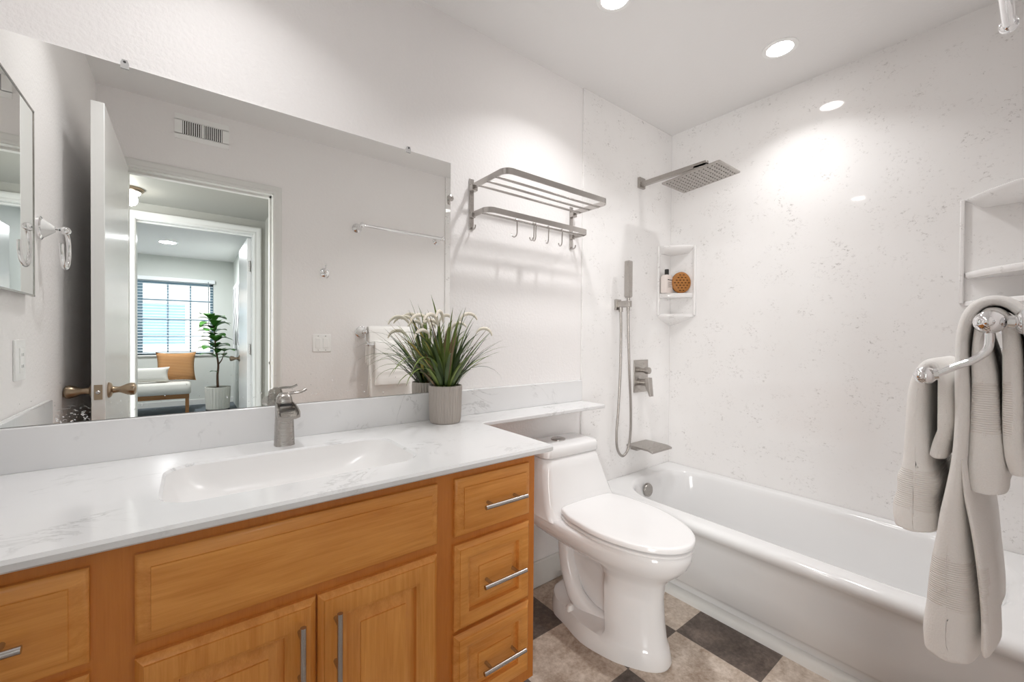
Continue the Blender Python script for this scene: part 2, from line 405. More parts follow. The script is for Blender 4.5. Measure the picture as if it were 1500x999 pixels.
t = thing('flush_ceiling_light', 'small round brass and white light on the hall ceiling', 'ceiling light', (-.31, -2.24, HZ))
MB().lathe([(.072, 0), (.072, -.014), (.060, -.024)], (-.31, -2.24, HZ), (0, 0, 1), 32).build('brass_canopy', M['bronze'], t)
MB().lathe([(.056, -.024), (.05, -.036), (.03, -.042), (.001, -.043)], (-.31, -2.24, HZ), (0, 0, 1), 32, False).build('glass_shade', M['led_hall'], t)
ld = bpy.data.lights.new('lamp', 'POINT'); ld.shadow_soft_size = .04; ld.energy = HALL_W; ld.color = (1.0, .96, .90)
lo = bpy.data.objects.new('lamp', ld); COL.objects.link(lo); lo.parent = t; lo.location = (0, 0, -.075)

# ------------------------------------------------------------------ vanity cabinet
def panel(mb, x0, x1, z0, z1, y, prof):
    """raised front facing -y: loops of (inset, depth towards the room)"""
    mb.loft([[(x0+i, y-d, z0+i), (x1-i, y-d, z0+i), (x1-i, y-d, z1-i), (x0+i, y-d, z1-i)] for i, d in prof])
SLAB = [(0, 0), (0, .0085), (.0035, .0125), (.0065, .0135), (.0195, .0195), (.0205, .0195), (.0212, .0225), (.0245, .023)]
def RAISED(f): return [(0, 0), (0, .0095), (.0035, .0135), (.011, .0185), (.0118, .0215), (.014, .022), (f-.010, .022), (f-.006, .0190), (f-.001, .0165), (f, .0045), (f+.005, .0045), (f+.027, .0165), (f+.0275, .0200), (f+.030, .0205)]
def pull(mb, a, b, d):
    a, b, d = Vector(a), Vector(b), Vector(d); ax = (b-a)
    mb.tube([a, b], .0058, 14)
    for t in (.18, .82): mb.tube([a+ax*t, a+ax*t+d], .0045, 10)
    return mb
VX0, VX1, YF, VZ0, VZ1 = XW+.002, .806, -.535, .165, .835
van = thing('vanity_cabinet', 'honey stained wood vanity cabinet under the white marble counter', 'vanity cabinet', (.2, -.27, 0))
b = MB().box(VX0, VX1, YF, YF+.02, VZ0, VZ1).box(VX0, VX1, -.515, -.004, VZ0, VZ0+.018).box(VX1-.018, VX1, -.515, -.004, VZ0, VZ1).box(VX0, VX0+.018, -.515, -.004, VZ0, VZ1).box(VX0, VX1, -.012, -.004, VZ0, VZ1)
b.build('face_frame', M['wood_shaded'], van, bevel=.0015)
MB().box(VX0, VX1-.03, -.46, -.01, 0, VZ0).build('toe_kick', M['wood_shaded'], van)
def drawer(x0, x1, z0, z1, raised, hx=None):
    mb = MB(); panel(mb, x0, x1, z0, z1, YF, RAISED(.042) if raised else SLAB)
    d = mb.build('drawer_front', M['wood_h'], van)
    cx, cz = (x0+x1)/2+.012, (z0+z1)/2
    if hx: a, b_ = hx
    else: a, b_ = cx-.069, cx+.069
    pull(MB(), (a, -.587, cz), (b_, -.587, cz), (0, .034, 0)).build('handle', M['steel'], d)
drawer(.531, .778, .662, .810, False); drawer(.530, .777, .420, .641, True); drawer(.529, .777, .205, .410, True)
drawer(-.368, -.125, .658, .808, False, (-.325, -.186)); drawer(-.368, -.125, .420, .641, True, (-.325, -.186)); drawer(-.368, -.125, .205, .410, True, (-.325, -.186))
mb = MB(); panel(mb, -.072, .482, .661, .810, YF, SLAB); mb.build('false_front', M['wood_h'], van)
for x0, x1, hx in ((-.072, .2035, .172), (.2075, .481, .240)):
    mb = MB(); panel(mb, x0, x1, .195, .638, YF, RAISED(.058)); d = mb.build('cabinet_door', M['wood_v'], van)
    pull(MB(), (hx, -.589, .611), (hx, -.589, .47), (0, .034, 0)).build('handle', M['steel'], d)

# ------------------------------------------------------------------ countertop with integral sink, splashes and the ledge over the toilet
CZ, CX1, CY = .853, .858, -.563
ctop = thing('vanity_countertop', 'white grey-veined marble countertop with moulded sink and narrow ledge over the toilet', 'countertop', (.2, -.27, CZ))
mb = MB(); n = 10
X0 = XW+.002
SX0, SX1, SY0, SY1 = -.050, .492, -.455, -.152
loops = [rr(X0, CX1-.006, CY+.005, -.002, .004, CZ-.020, n), rr(X0, CX1, CY, -.002, .006, CZ-.016, n), rr(X0, CX1, CY, -.002, .006, CZ-.006, n), rr(X0, CX1-.004, CY+.004, -.002, .006, CZ, n)]
loops += [rr(SX0-.03, SX1+.03, SY0-.03, SY1+.02, .09, CZ, n), rr(SX0, SX1, SY0, SY1, .07, CZ-.0005, n), rr(SX0+.006, SX1-.006, SY0+.006, SY1-.005, .068, CZ-.006, n)]
mb.loft(loops, False, False)
mb.build('countertop', M['marble'], ctop, 30)
mb = MB()
loops = [rr(SX0+.006, SX1-.006, SY0+.006, SY1-.005, .068, CZ-.006, n), rr(SX0+.02, SX1-.03, SY0+.012, SY1-.012, .07, CZ-.04, n), rr(SX0+.04, SX1-.07, SY0+.03, SY1-.025, .08, CZ-.072, n), rr(SX0+.08, SX1-.12, SY0+.06, SY1-.05, .07, CZ-.084, n), rr(SX0+.2, SX1-.24, SY0+.12, SY1-.10, .04, CZ-.088, n)]
sk = mb.loft(loops, False, True).build('sink_basin', M['basin'], ctop, 60)
MB().lathe([(.024, 0), (.024, .003), (.018, .004), (.001, .0035)], (.22, -.30, CZ-.0875), (0, 0, 1), 24).build('drain', M['chrome'], sk)
led = [(CX1-.006, -.002), (CX1-.006, -.183), (CX1+.004, -.176), (CX1+.02, -.168), (1.576, -.166), (1.578, -.002)]
MB().prism(led, CZ-.018, CZ-.0005).build('ledge', M['marble'], ctop, bevel=.004)
MB().box(X0, 1.578, -.016, -.001, CZ-.001, .957).build('backsplash', M['marble'], ctop, bevel=.003)
MB().box(X0, X0+.016, -.555, -.016, CZ-.001, .957).build('side_splash', M['marble'], ctop, bevel=.003)

# ------------------------------------------------------------------ wall mirror
mir = thing('wall_mirror', 'large frameless mirror above the vanity backsplash', 'mirror', (.22, 0, .96))
MB().box(X0, .816, -.006, -.001, .9585, 1.860).build('mirror_glass', M['mirror'], mir)
def clip(x, z, s):
    mb = MB()
    if s == 'top':
        mb.loft([rr2 for rr2 in [[(x-.008, -.009, z-.008), (x+.008, -.009, z-.008), (x+.008, -.009, z+.006), (x+.005, -.009, z+.014), (x-.005, -.009, z+.014), (x-.008, -.009, z+.006)], [(x-.008, -.006, z-.008), (x+.008, -.006, z-.008), (x+.008, -.0005, z+.006), (x+.005, -.0005, z+.014), (x-.005, -.0005, z+.014), (x-.008, -.0005, z+.006)]]])
    else: mb.lathe([(.013, 0), (.013, .004), (.009, .006), (.001, .0065)], (x, -.006, z), (0, -1, 0), 20)
    k = mb.build('mirror_clip', M['acrylic'] if s == 'top' else M['steel'], mir)
    if s == 'top': MB().lathe([(.003, 0), (.003, .001)], (x, -.009, z+.008), (0, -1, 0), 10).build('screw', M['darkmetal'], k)
clip(-.131, 1.860, 'top'); clip(.638, 1.860, 'top'); clip(.815, 1.722, 'side')

# ------------------------------------------------------------------ faucet
fx, fy = .219, -.090
fau = thing('waterfall_faucet', 'brushed nickel waterfall faucet behind the sink', 'faucet', (fx, fy, CZ))
def sup(cx, cy, a, b, z, n=28, p=3.2):
    out = []
    for k in range(n):
        t = 2*PI*k/n; c_, s_ = math.cos(t), math.sin(t)
        out.append((cx+a*math.copysign(abs(c_)**(2/p), c_), cy+b*math.copysign(abs(s_)**(2/p), s_), z))
    return out
MB().loft([sup(fx, fy, .0265, .026, CZ), sup(fx, fy, .0262, .0255, CZ+.004), sup(fx, fy, .0245, .0225, CZ+.05), sup(fx, fy, .0225, .0215, CZ+.112), sup(fx, fy-.001, .023, .022, CZ+.120)]).build('faucet_body', M['nickel'], fau)
mb = MB()   # open spout: a trough that widens and tips down
tr = []
for i in range(9):
    t = i/8; y = fy+.014-.088*t; z = CZ+.119-.020*t*t; wd_ = .0225+.006*t; h = .020*(1-.5*t)
    sec = [(fx-wd_, y, z-h), (fx-wd_, y, z+.006), (fx-wd_+.004, y, z+.007), (fx-wd_+.005, y, z-.002), (fx-wd_+.010, y, z-.006), (fx+wd_-.010, y, z-.006), (fx+wd_-.005, y, z-.002), (fx+wd_-.004, y, z+.007), (fx+wd_, y, z+.006), (fx+wd_, y, z-h), (fx+wd_*.6, y, z-h-.004), (fx-wd_*.6, y, z-h-.004)]
    tr.append(sec)
mb.loft(tr).build('spout', M['nickel'], fau, 50)
MB().box(fx-.016, fx+.016, fy-.028, fy-.024, CZ+.116, CZ+.123).build('water_slot', M['darkmetal'], fau)
hd = MB().loft([sup(fx, fy+.004, .0215, .0205, CZ+.1205), sup(fx, fy+.004, .0215, .0205, CZ+.128), sup(fx, fy+.005, .019, .019, CZ+.140), sup(fx+.001, fy+.006, .013, .014, CZ+.149), sup(fx+.002, fy+.006, .004, .005, CZ+.152)]).build('handle', M['nickel'], fau)
MB().tube(crom([(fx+.004, fy+.006, CZ+.143), (fx+.02, fy+.008, CZ+.149), (fx+.045, fy+.014, CZ+.150), (fx+.062, fy+.018, CZ+.157)], 5), [.007]*4+[.006]*4+[.0055]*4+[.005]*4, 10, True, .5).build('lever', M['nickel'], hd)

# ------------------------------------------------------------------ grass plant in the taupe pot
px, py = .757, -.080
gp = thing('potted_grass', 'artificial grass with cream plumes in a taupe ribbed pot on the counter', 'potted plant', (px, py, CZ)); gp['kind'] = 'thing'
mb = MB(); S = 144
def ribbed(r, z, a=.0012): return [(px+(r+a*(1 if k % 4 < 2 else -1))*math.cos(2*PI*k/S), py+(r+a*(1 if k % 4 < 2 else -1))*math.sin(2*PI*k/S), z) for k in range(S)]
mb.loft([ribbed(.052, CZ, 0), ribbed(.056, CZ+.004, 0), ribbed(.0575, CZ+.015), ribbed(.0608, CZ+.128), ribbed(.0612, CZ+.138, 0), ribbed(.0575, CZ+.139, 0), ribbed(.056, CZ+.120, 0)], True, False)
mb.build('pot', M['pot'], gp, 25)
MB().lathe([(.0565, CZ+.124), (.001, CZ+.127)], (px, py, 0), (0, 0, 1), 32, False).build('soil', M['soil'], gp)
mb = MB()
def blade(base, ang, lean, length, droop, w, mi):
    mb.mi = mi
    ns = 9; d = Vector((math.cos(ang), math.sin(ang), 0)); side = Vector((-math.sin(ang), math.cos(ang), 0))
    p = Vector(base); th = PI/2-lean; prev = None
    for i in range(ns+1):
        t = i/ns; ww = w*(1-t)**.7*(.55+.9*min(t*3, 1)) if i < ns else 0
        fold = Vector((0, 0, ww*.25))
        if p.y > -.012: p.y = -.012
        cur = [mb.bm.verts.new(p-side*ww+fold), mb.bm.verts.new(p), mb.bm.verts.new(p+side*ww+fold)]
        if prev:
            mb.face((prev[0], prev[1], cur[1], cur[0])); mb.face((prev[1], prev[2], cur[2], cur[1]))
        prev = cur
        st = length/ns; p = p + (d*math.cos(th) + Vector((0, 0, 1))*math.sin(th))*st; th -= droop*(.4+1.2*t)/ns
for i in range(105):
    ang = rnd.uniform(0, 2*PI); k = rnd.random()
    if math.sin(ang) > .15: ang = -ang if rnd.random() < .5 else ang
    lean = .06+.70*k**1.15; length = rnd.uniform(.17, .345)*(1-.1*k)
    r0 = rnd.uniform(0, .040)
    base = (px+r0*math.cos(ang), py+r0*math.sin(ang)*.8, CZ+.122)
    mi = 0 if rnd.random() < .36 else (1 if rnd.random() < .66 else (2 if rnd.random() < .4 else 3))
    blade(base, ang, lean, length, rnd.uniform(.15, 1.2), rnd.uniform(.0045, .0075), mi)
for i in range(60):
    ang = rnd.uniform(0, 2*PI); r0 = rnd.uniform(0, .045)
    blade((px+r0*math.cos(ang), py+r0*math.sin(ang)*.8, CZ+.122), ang, rnd.uniform(.05, .5), rnd.uniform(.06, .13), .3, .003, 0)
for ang, lean, length, droop, mi, w in ((3.5, .45, .33, 2.7, 1, .0042), (3.35, .55, .30, 2.5, 1, .0042), (3.75, .42, .31, 2.7, 1, .004), (3.2, .58, .33, 2.0, 0, .0042), (3.45, .38, .36, 2.2, 0, .004), (3.6, .62, .27, 2.6, 1, .0045), (3.3, .70, .24, 2.4, 1, .0045), (-.55, .6, .27, 2.8, 0, .004), (3.6, .28, .36, 1.9, 0, .004), (-.25, .78, .17, .5, 2, .007), (-.2, .70, .14, .4, 2, .006), (3.4, .04, .36, .45, 1, .006), (3.25, .14, .31, .3, 3, .004), (-.45, .46, .28, .4, 0, .004), (-.4, .62, .26, .6, 3, .004), (-.6, .35, .29, .5, 0, .004), (-.2, .52, .30, .3, 3, .004)):
    blade((px+.01*math.cos(ang), py+.01*math.sin(ang), CZ+.122), ang, lean, length, droop, w*1.6, mi)
mb.build('grass_blades', [M['g1'], M['g2'], M['g3'], M['g4']], gp, 80)
for ang, lean, h, ln, rd in ((3.3, .30, .25, .115, .0062), (3.6, .20, .24, .12, .0065), (-.42, .50, .24, .085, .0058), (-.15, .22, .26, .10, .0062), (3.0, .10, .22, .10, .006), (3.9, .13, .25, .11, .006), (-.7, .10, .22, .08, .006), (3.45, .40, .21, .10, .006)):
    d = Vector((math.cos(ang), math.sin(ang), 0)); p = Vector((px, py, CZ+.122)); P = []
    for i in range(7): P.append(p + d*math.sin(lean)*h*i/6 + Vector((0, 0, 1))*math.cos(lean)*h*i/6)
    th = PI/2-lean; q = P[-1].copy(); Q = []
    for i in range(10):
        q = q + (d*math.cos(th)+Vector((0, 0, 1))*math.sin(th))*ln/10; th -= .27
        if q.y > -.02: q.y = -.02
        Q.append(q.copy())
    for v in P:
        if v.y > -.02: v.y = -.02
    st = MB().tube(P, .0011, 6).build('plume_stem', M['g2'], gp)
    MB().tube([P[-1]]+Q, [.002]+[rd*math.sin(PI*(.18+.72*(i/9)))+.0006 for i in range(10)], 10).build('plume', M['plume'], st)

# ------------------------------------------------------------------ toilet
tx = 1.358
toi = thing('toilet', 'white one-piece elongated toilet between the vanity and the bathtub', 'toilet', (tx, -.03, 0))
def egg(z, db, df, hw, nb=.25, pf=2.2, pb=3.0, n=30, pinch=None, back=None):
    """outline, back at y=-db, front at y=-df; hw: half width, or list of (d, hw)"""
    def W(d):
        if not isinstance(hw, list): return hw
        if d <= hw[0][0]: return hw[0][1]
        for (a, wa), (b_, wb) in zip(hw, hw[1:]):
            if d <= b_:
                t = (d-a)/(b_-a); t = t*t*(3-2*t); return wa+(wb-wa)*t
        return hw[-1][1]
    side = []; L = df-db
    for k in range(n+1):
        s_ = (1-math.cos(PI*k/n))/2; d = db+L*s_
        f = 1.0
        if s_ > 1-.62: f *= max(0, 1-((s_-.38)/.62)**pf)**(1/2.0)
        if s_ < nb: f *= max(0, 1-((nb-s_)/nb)**pb)**(1/pb)
        side.append((W(d)*f, -d))
    return [(tx+w_, y, z) for w_, y in side] + [(tx-w_, y, z) for w_, y in side[-2:0:-1]]
foot = [(.12, .105), (.22, .135), (.40, .160), (.50, .155), (.62, .14)]
foot2 = [(.12, .100), (.22, .128), (.40, .152), (.50, .150), (.62, .135)]
rec = [(.12, .036), (.24, .032), (.38, .034), (.435, .050), (.450, .118), (.5, .130), (.62, .120)]
rec2 = [(.12, .042), (.24, .036), (.38, .038), (.435, .056), (.450, .115), (.5, .125), (.62, .118)]
rec3 = [(.10, .085), (.24, .080), (.36, .085), (.43, .11), (.5, .140), (.62, .135)]
rim = [(.05, .198), (.2, .200), (.4, .196), (.55, .190)]
L_ = [egg(.0, .11, .655, foot), egg(.012, .105, .66, foot), egg(.045, .11, .652, foot2), egg(.062, .115, .648, [(a, b_*.96) for a, b_ in foot2]), egg(.075, .125, .642, rec), egg(.15, .125, .632, rec), egg(.23, .12, .628, rec2), egg(.285, .11, .635, rec2), egg(.315, .08, .655, rec3), egg(.345, .05, .690, [(.05, .160), (.3, .162), (.5, .166)]), egg(.375, .03, .715, [(.05, .190), (.3, .192), (.5, .186)], .12), egg(.405, .022, .728, rim, .10), egg(.425, .020, .730, rim, .08), egg(.434, .024, .722, [(a, b_-.008) for a, b_ in rim], .08)]
mb = MB().loft(L_)
TL = [(.426, .300, .204), (.436, .282, .202), (.455, .265, .199), (.49, .252, .193), (.55, .236, .182), (.61, .224, .168), (.655, .216, .158), (.658, .212, .155)]
def tank(z, df, hw, db=.022): return egg(z, db, df, hw, .12, 3.4)
def tankloop(z, df, hw, bow, db=.022, r=.03):
    off = -.020*max(0, min(1, (z-.45)/.2))
    pts = [(tx+off+x, y, zz) for x, y, zz in rr(-hw, hw, -df+bow, -db, r, z, 8)]
    out = []
    for x, y, zz in pts:
        u = (x-tx-off)/hw
        if y < -(df+db)/2: y -= bow*(1-u*u)
        out.append((x, y, zz))
    return out
mb.loft([tankloop(z, df, hw, .022) for z, df, hw in TL])
body = mb.build('toilet_body', M['porcelain'], toi, 60)
MB().tube(crom([(tx-.030, -.17, .36), (tx-.040, -.175, .28), (tx-.044, -.19, .20), (tx-.052, -.225, .13), (tx-.062, -.27, .085), (tx-.055, -.34, .052), (tx-.040, -.41, .045), (tx-.015, -.48, .055)], 10), [.036]*71, 20).build('trapway', M['porcelain'], body, 85)
MB().lathe([(.016, 0), (.015, .014), (.010, .022), (.001, .024)], (tx-.120, -.285, .058), (0, 0, 1), 18).build('bolt_cap', M['pvc'], toi)
lid = MB().loft([tankloop(.661, .219, .159, .028), tankloop(.664, .224, .163, .030), tankloop(.698, .223, .162, .030), tankloop(.707, .215, .155, .028, .03), tankloop(.710, .195, .138, .024, .04), tankloop(.712, .14, .07, .01, .06)]).build('tank_lid', M['porcelain'], toi, 60)
bx = tx-.040
MB().lathe([(.033, .710), (.033, .716), (.029, .719), (.001, .7195)], (bx, -.115, 0), (0, 0, 1), 28).build('flush_button', M['steel'], lid)
so = [(.24, .150), (.35, .180), (.46, .187), (.6, .183)]
def so_in(k): return [(a, b_-k) for a, b_ in so]
MB().loft([egg(.437, .245, .727, so_in(.006), .06), egg(.440, .240, .733, so, .06), egg(.4455, .240, .733, so, .06), egg(.4475, .244, .729, so_in(.004), .06), egg(.448, .258, .714, so_in(.020), .06)]).build('seat_ring', M['seat'], toi, 60)
MB().loft([egg(.448, .262, .708, so_in(.024), .06), egg(.4535, .260, .711, so_in(.022), .06), egg(.4545, .245, .730, so_in(.004), .06), egg(.4565, .240, .735, so, .06), egg(.471, .240, .735, so, .06), egg(.4745, .2435, .731, so_in(.004), .06), egg(.476, .252, .720, so_in(.014), .06), egg(.477, .32, .62, so_in(.08), .06)]).build('seat_lid', M['seat'], toi, 50)
for s_ in (-1, 1): MB().tube([(tx+s_*.075-.02, -.243, .450), (tx+s_*.075+.02, -.243, .450)], .011, 12).build('seat_hinge', M['seat'], toi)
toi.rotation_euler.z = math.radians(-2.5)

# ------------------------------------------------------------------ bathtub
tb = thing('bathtub', 'white alcove bathtub with rounded rim along the speckled panel wall', 'bathtub', (2.03, -.75, 0))
ty0, ty1, txe = YS+.012, -.012, XE-.002
def ob(x0, z, r=.012): return rr(x0, txe, ty0, ty1, r, z, 10)
def ib(i, r, z, ie=0, fr=0): return rr(1.752+i+fr, 2.338-i*.75, ty0+.075+i*1.4, -.082-i*.9-ie, r, z, 10)
loops = [ob(1.762, 0), ob(1.762, .058), ob(1.757, .070), ob(1.736, .084), ob(1.727, .098), ob(1.712, .20), ob(1.700, .300), ob(1.696, .330), ob(1.684, .345), ob(1.671, .356), ob(1.667, .370), ob(1.671, .384), ob(1.682, .393), ob(1.700, .396), ob(1.725, .396)]
loops += [ib(-.008, .24, .396), ib(.0, .23, .394), ib(.008, .225, .388), ib(.016, .22, .37), ib(.035, .21, .30), ib(.06, .19, .18), ib(.08, .17, .11), ib(.115, .14, .078), ib(.16, .10, .068)]
MB().loft(loops, False, True).build('tub_shell', M['tub'], tb, 50)
q = [(1.734, 0), (1.735, .018), (1.741, .032), (1.750, .038), (1.761, .039), (1.761, 0)]
MB().loft([[(x, y, z) for x, z in q] for y in (ty0, ty1)]).build('base_trim', M['trim'], tb, 60)
MB().lathe([(.036, 0), (.036, .010), (.033, .014), (.001, .0145)], (2.006, -.112, .330), Vector((0, -1, .12)), 32).build('overflow_cover', M['nickel'], tb)
MB().lathe([(.03, 0), (.03, .004), (.001, .005)], (2.02, -.32, .068), (0, 0, 1), 28).build('tub_drain', M['nickel'], tb)

# ------------------------------------------------------------------ shower fittings on the north panel (front at y=-.010)
PY = -.010
t = thing('rain_shower', 'flat square rain shower head on a long wall arm', 'shower head', (2.06, PY, 2.06))
MB().box(2.032, 2.088, PY-.016, PY, 2.036, 2.096).build('wall_flange', M['nickel'], t, bevel=.002)
MB().box(2.0475, 2.0725, -.405, PY-.01, 2.046, 2.071).box(2.0475, 2.0725, -.405, -.335, 2.020, 2.06).build('shower_arm', M['nickel'], t, bevel=.002)
hc = Vector((2.065, -.364, 1.992)); tilt = math.radians(-4.4)
def HT(x, y, z):
    c_, s_ = math.cos(tilt), math.sin(tilt); return (hc.x+x, hc.y+y*c_-z*s_, hc.z+y*s_+z*c_)
MB().loft([[HT(x, y, z) for x, y, _ in rr(-.112+i, .112-i, -.152+i, .152-i, .008, 0, 4)] for i, z in ((.002, 0), (0, .002), (0, .006), (.003, .008))]).build('spray_plate', M['nickel'], t, 30)
MB().tube([HT(0, 0, .005), HT(0, 0, .035)], .016, 16).build('ball_joint', M['nickel'], t)
mb = MB()
for i in range(13):
    for k in range(9):
        c_ = HT(-.092+.023*k, -.13+.0217*i, -.0002); mb.lathe([(.0034, 0), (.0026, -.0022), (.0005, -.0026)], c_, (0, 0, 1), 8)
mb.build('spray_nozzles', mat('grey_silicone', (.16, .145, .13), .6), t)

t = thing('hand_shower', 'slim brushed hand shower in a wall holder with looping hose', 'hand shower', (1.855, PY, 1.35))
MB().box(1.833, 1.877, PY-.014, PY, 1.325, 1.383).build('holder_plate', M['nickel'], t, bevel=.002)
MB().box(1.845, 1.869, -.100, PY-.012, 1.338, 1.372).build('holder_arm', M['nickel'], t, bevel=.003)
MB().loft([rr(1.843, 1.867, -.098, -.074, .003, 1.388, 4), rr(1.838, 1.872, -.101, -.071, .003, 1.396, 4), rr(1.838, 1.872, -.101, -.071, .003, 1.582, 4), rr(1.841, 1.869, -.098, -.074, .003, 1.585, 4)]).build('handset', M['nickel'], t, 30)
MB().tube([(1.855, -.086, 1.320), (1.855, -.086, 1.389)], .009, 14).build('hose_connector', M['nickel'], t)
MB().tube([(1.855, -.038, 1.340), (1.855, -.038, 1.314)], .011, 14).build('hose_connector', M['nickel'], t)
P = crom([(1.855, -.038, 1.325), (1.856, -.040, 1.20), (1.850, -.042, 1.0), (1.838, -.042, .80), (1.826, -.040, .66), (1.834, -.040, .57), (1.872, -.045, .525), (1.908, -.055, .56), (1.915, -.065, .66), (1.900, -.075, .82), (1.876, -.082, 1.0), (1.860, -.086, 1.18), (1.855, -.086, 1.325)], 30)
mb = MB(); mb.tube(P, [.0070 if i % 2 else .0062 for i in range(len(P))], 10); mb.build('hose', M['nickel'], t, 80)

t = thing('shower_valve', 'square brushed valve plate with diverter and lever below the hand shower', 'shower valve', (2.08, PY, .95))
MB().box(2.011, 2.146, PY-.007, PY, .857, 1.045).build('valve_plate', M['nickel'], t, bevel=.002)
MB().tube([(2.078, PY-.005, .985), (2.078, -.048, .985)], .012, 16).tube([(2.078, -.046, .985), (2.078, -.072, .985)], .019, 18).build('diverter_knob', M['nickel'], t, 40, bevel=.001)
MB().tube([(2.078, PY-.005, .915), (2.078, -.055, .915)], .020, 20).loft([rr(2.060, 2.096, -.078, -.052, .003, .945, 3), rr(2.060, 2.096, -.082, -.054, .003, .90, 3), rr(2.064, 2.094, -.090, -.078, .003, .84, 3)]).build('lever', M['nickel'], t, 35)

t = thing('tub_spout', 'flat brushed waterfall tub spout low on the panel wall', 'tub spout', (2.045, PY, .56))
MB().loft([[(x, y, z) for x, z in ((1.953, zt-.010), (1.953, zt), (2.142, zt), (2.142, zt-.010))] for y, zt in ((PY, .570), (-.06, .570), (-.15, .568), (-.178, .560))]).build('spout_plate', M['nickel'], t, 30, bevel=.002)
MB().box(1.99, 2.105, -.055, PY, .535, .561).build('spout_body', M['nickel'], t, bevel=.003)

# ------------------------------------------------------------------ moulded corner shelves
def corner_shelf(label, cx, cy, sx, sy, a, b_, zs):
    """cx,cy corner; legs a along x (sx), b along y (sy); zs = cap top, shelf, lower shelf, tip"""
    t = thing('corner_shelf', label, 'corner shelf', (cx+sx*.03, cy+sy*.03, zs[2]), 'moulded corner shelves in the tub surround')
    def tri(k, z, bow=.18):
        pts = [(cx, cy, z)]
        for i in range(13):
            u = i/12; x = a*k*(1-u); y = b_*k*u; f = 1+bow*math.sin(PI*u)
            pts.append((cx+sx*x*f, cy+sy*y*f, z))
        return pts
    z0, z1, z2, z3 = zs
    MB().loft([tri(.80, z0-.045, .1), tri(.93, z0-.022), tri(1, z0-.008), tri(1, z0-.003), tri(.98, z0)]).build('cap', M['quartz'], t, 50)
    MB().loft([tri(.97, z1-.026), tri(1, z1-.018), tri(1, z1-.004), tri(.98, z1)]).build('shelf', M['quartz'], t, 50)
    MB().loft([tri(.03, z3), tri(.35, z3+.014), tri(.75, z2-.036), tri(1, z2-.018), tri(1, z2-.004), tri(.98, z2)]).build('base_shelf', M['quartz'], t, 60)
    for ax, ay in ((1, 0), (0, 1)):
        xs = sorted((cx+sx*a, cx+sx*(a+.014))) if ax else sorted((cx, cx+sx*.014)); ys = sorted((cy, cy+sy*.014)) if ax else sorted((cy+sy*b_, cy+sy*(b_+.014)))
        MB().box(*xs, *ys, z2-.01, z0-.002).build('side_rail', M['quartz'], t, bevel=.004)
    return t
corner_shelf('small white corner shelf behind the shower holding a bottle and brush', XE, PY, -1, -1, .135, .155, (1.732, 1.444, 1.320, 1.250))
corner_shelf('larger empty white corner shelf at the towel end of the tub', XE, YS+.010, -1, 1, .235, .232, (1.722, 1.437, 1.325, 1.23))
bc = (2.275, -.052)
t = thing('soap_bottle', 'pale pink bottle with black cap on the small corner shelf', 'bottle', (*bc, 1.444))
MB().loft([rr(bc[0]-a, bc[0]+a, bc[1]-c_, bc[1]+c_, .012, z, 5) for a, c_, z in ((.036, .020, 1.4445), (.038, .022, 1.448), (.038, .022, 1.540), (.030, .017, 1.552), (.009, .009, 1.553), (.009, .009, 1.558))]).build('bottle_body', M['bottle'], t)
MB().lathe([(.0125, 1.556), (.0125, 1.585), (.011, 1.588), (.001, 1.589)], (*bc, 0), (0, 0, 1), 20).build('bottle_cap', M['blackcap'], t)
mb = MB(); x = bc[0]-.024
while x < bc[0]+.022:
    w_ = rnd.uniform(.0022, .0036); mb.box(x, x+w_, bc[1]-.0226, bc[1]-.0217, 1.520, 1.520+rnd.uniform(.0035, .0055)); x += w_+.001
for k in range(6): mb.box(bc[0]-.022, bc[0]+.022-rnd.uniform(0, .006), bc[1]-.0224, bc[1]-.0217, 1.508-.006*k, 1.5092-.006*k)
mb.build('label_print', M['ink'], t)
rc = Vector((2.343, -.106, 1.507))
t = thing('body_brush', 'round slotted wooden bath brush standing on the small corner shelf', 'brush', (rc.x, rc.y, 1.444))
nv = Vector((-.62, -.78, 0)).normalized(); uv = Vector((-nv.y, nv.x, 0)); vz = Vector((0, 0, 1))
def disc(r, h): return [rc + nv*h + uv*math.cos(2*PI*k/32)*r*.92 + vz*math.sin(2*PI*k/32)*r*(1.0 + (.06 if math.sin(2*PI*k/32) > 0 else 0)) for k in range(32)]
MB().loft([disc(.055, -.012), disc(.062, -.008), disc(.062, .004), disc(.055, .010), disc(.036, .013)]).build('wooden_disc', M['brushwood'], t, 60)
mb = MB()
for i in range(-3, 4):
    for k in range(-3, 4):
        q = rc + vz*(i*.0155) + uv*(k*.021 + (.0105 if i % 2 else 0))
        if (q-rc).length > .052: continue
        h = .0132 - 1.1*(q-rc).length**2
        mb.sphere(q+nv*max(h, .008), (.0065, .0065, .0028), 8)
mb.build('slots', M['brushholes'], t)
MB().loft([disc(.048, -.011), disc(.054, -.024), disc(.052, -.026)]).build('bristles', M['bristle'], t)

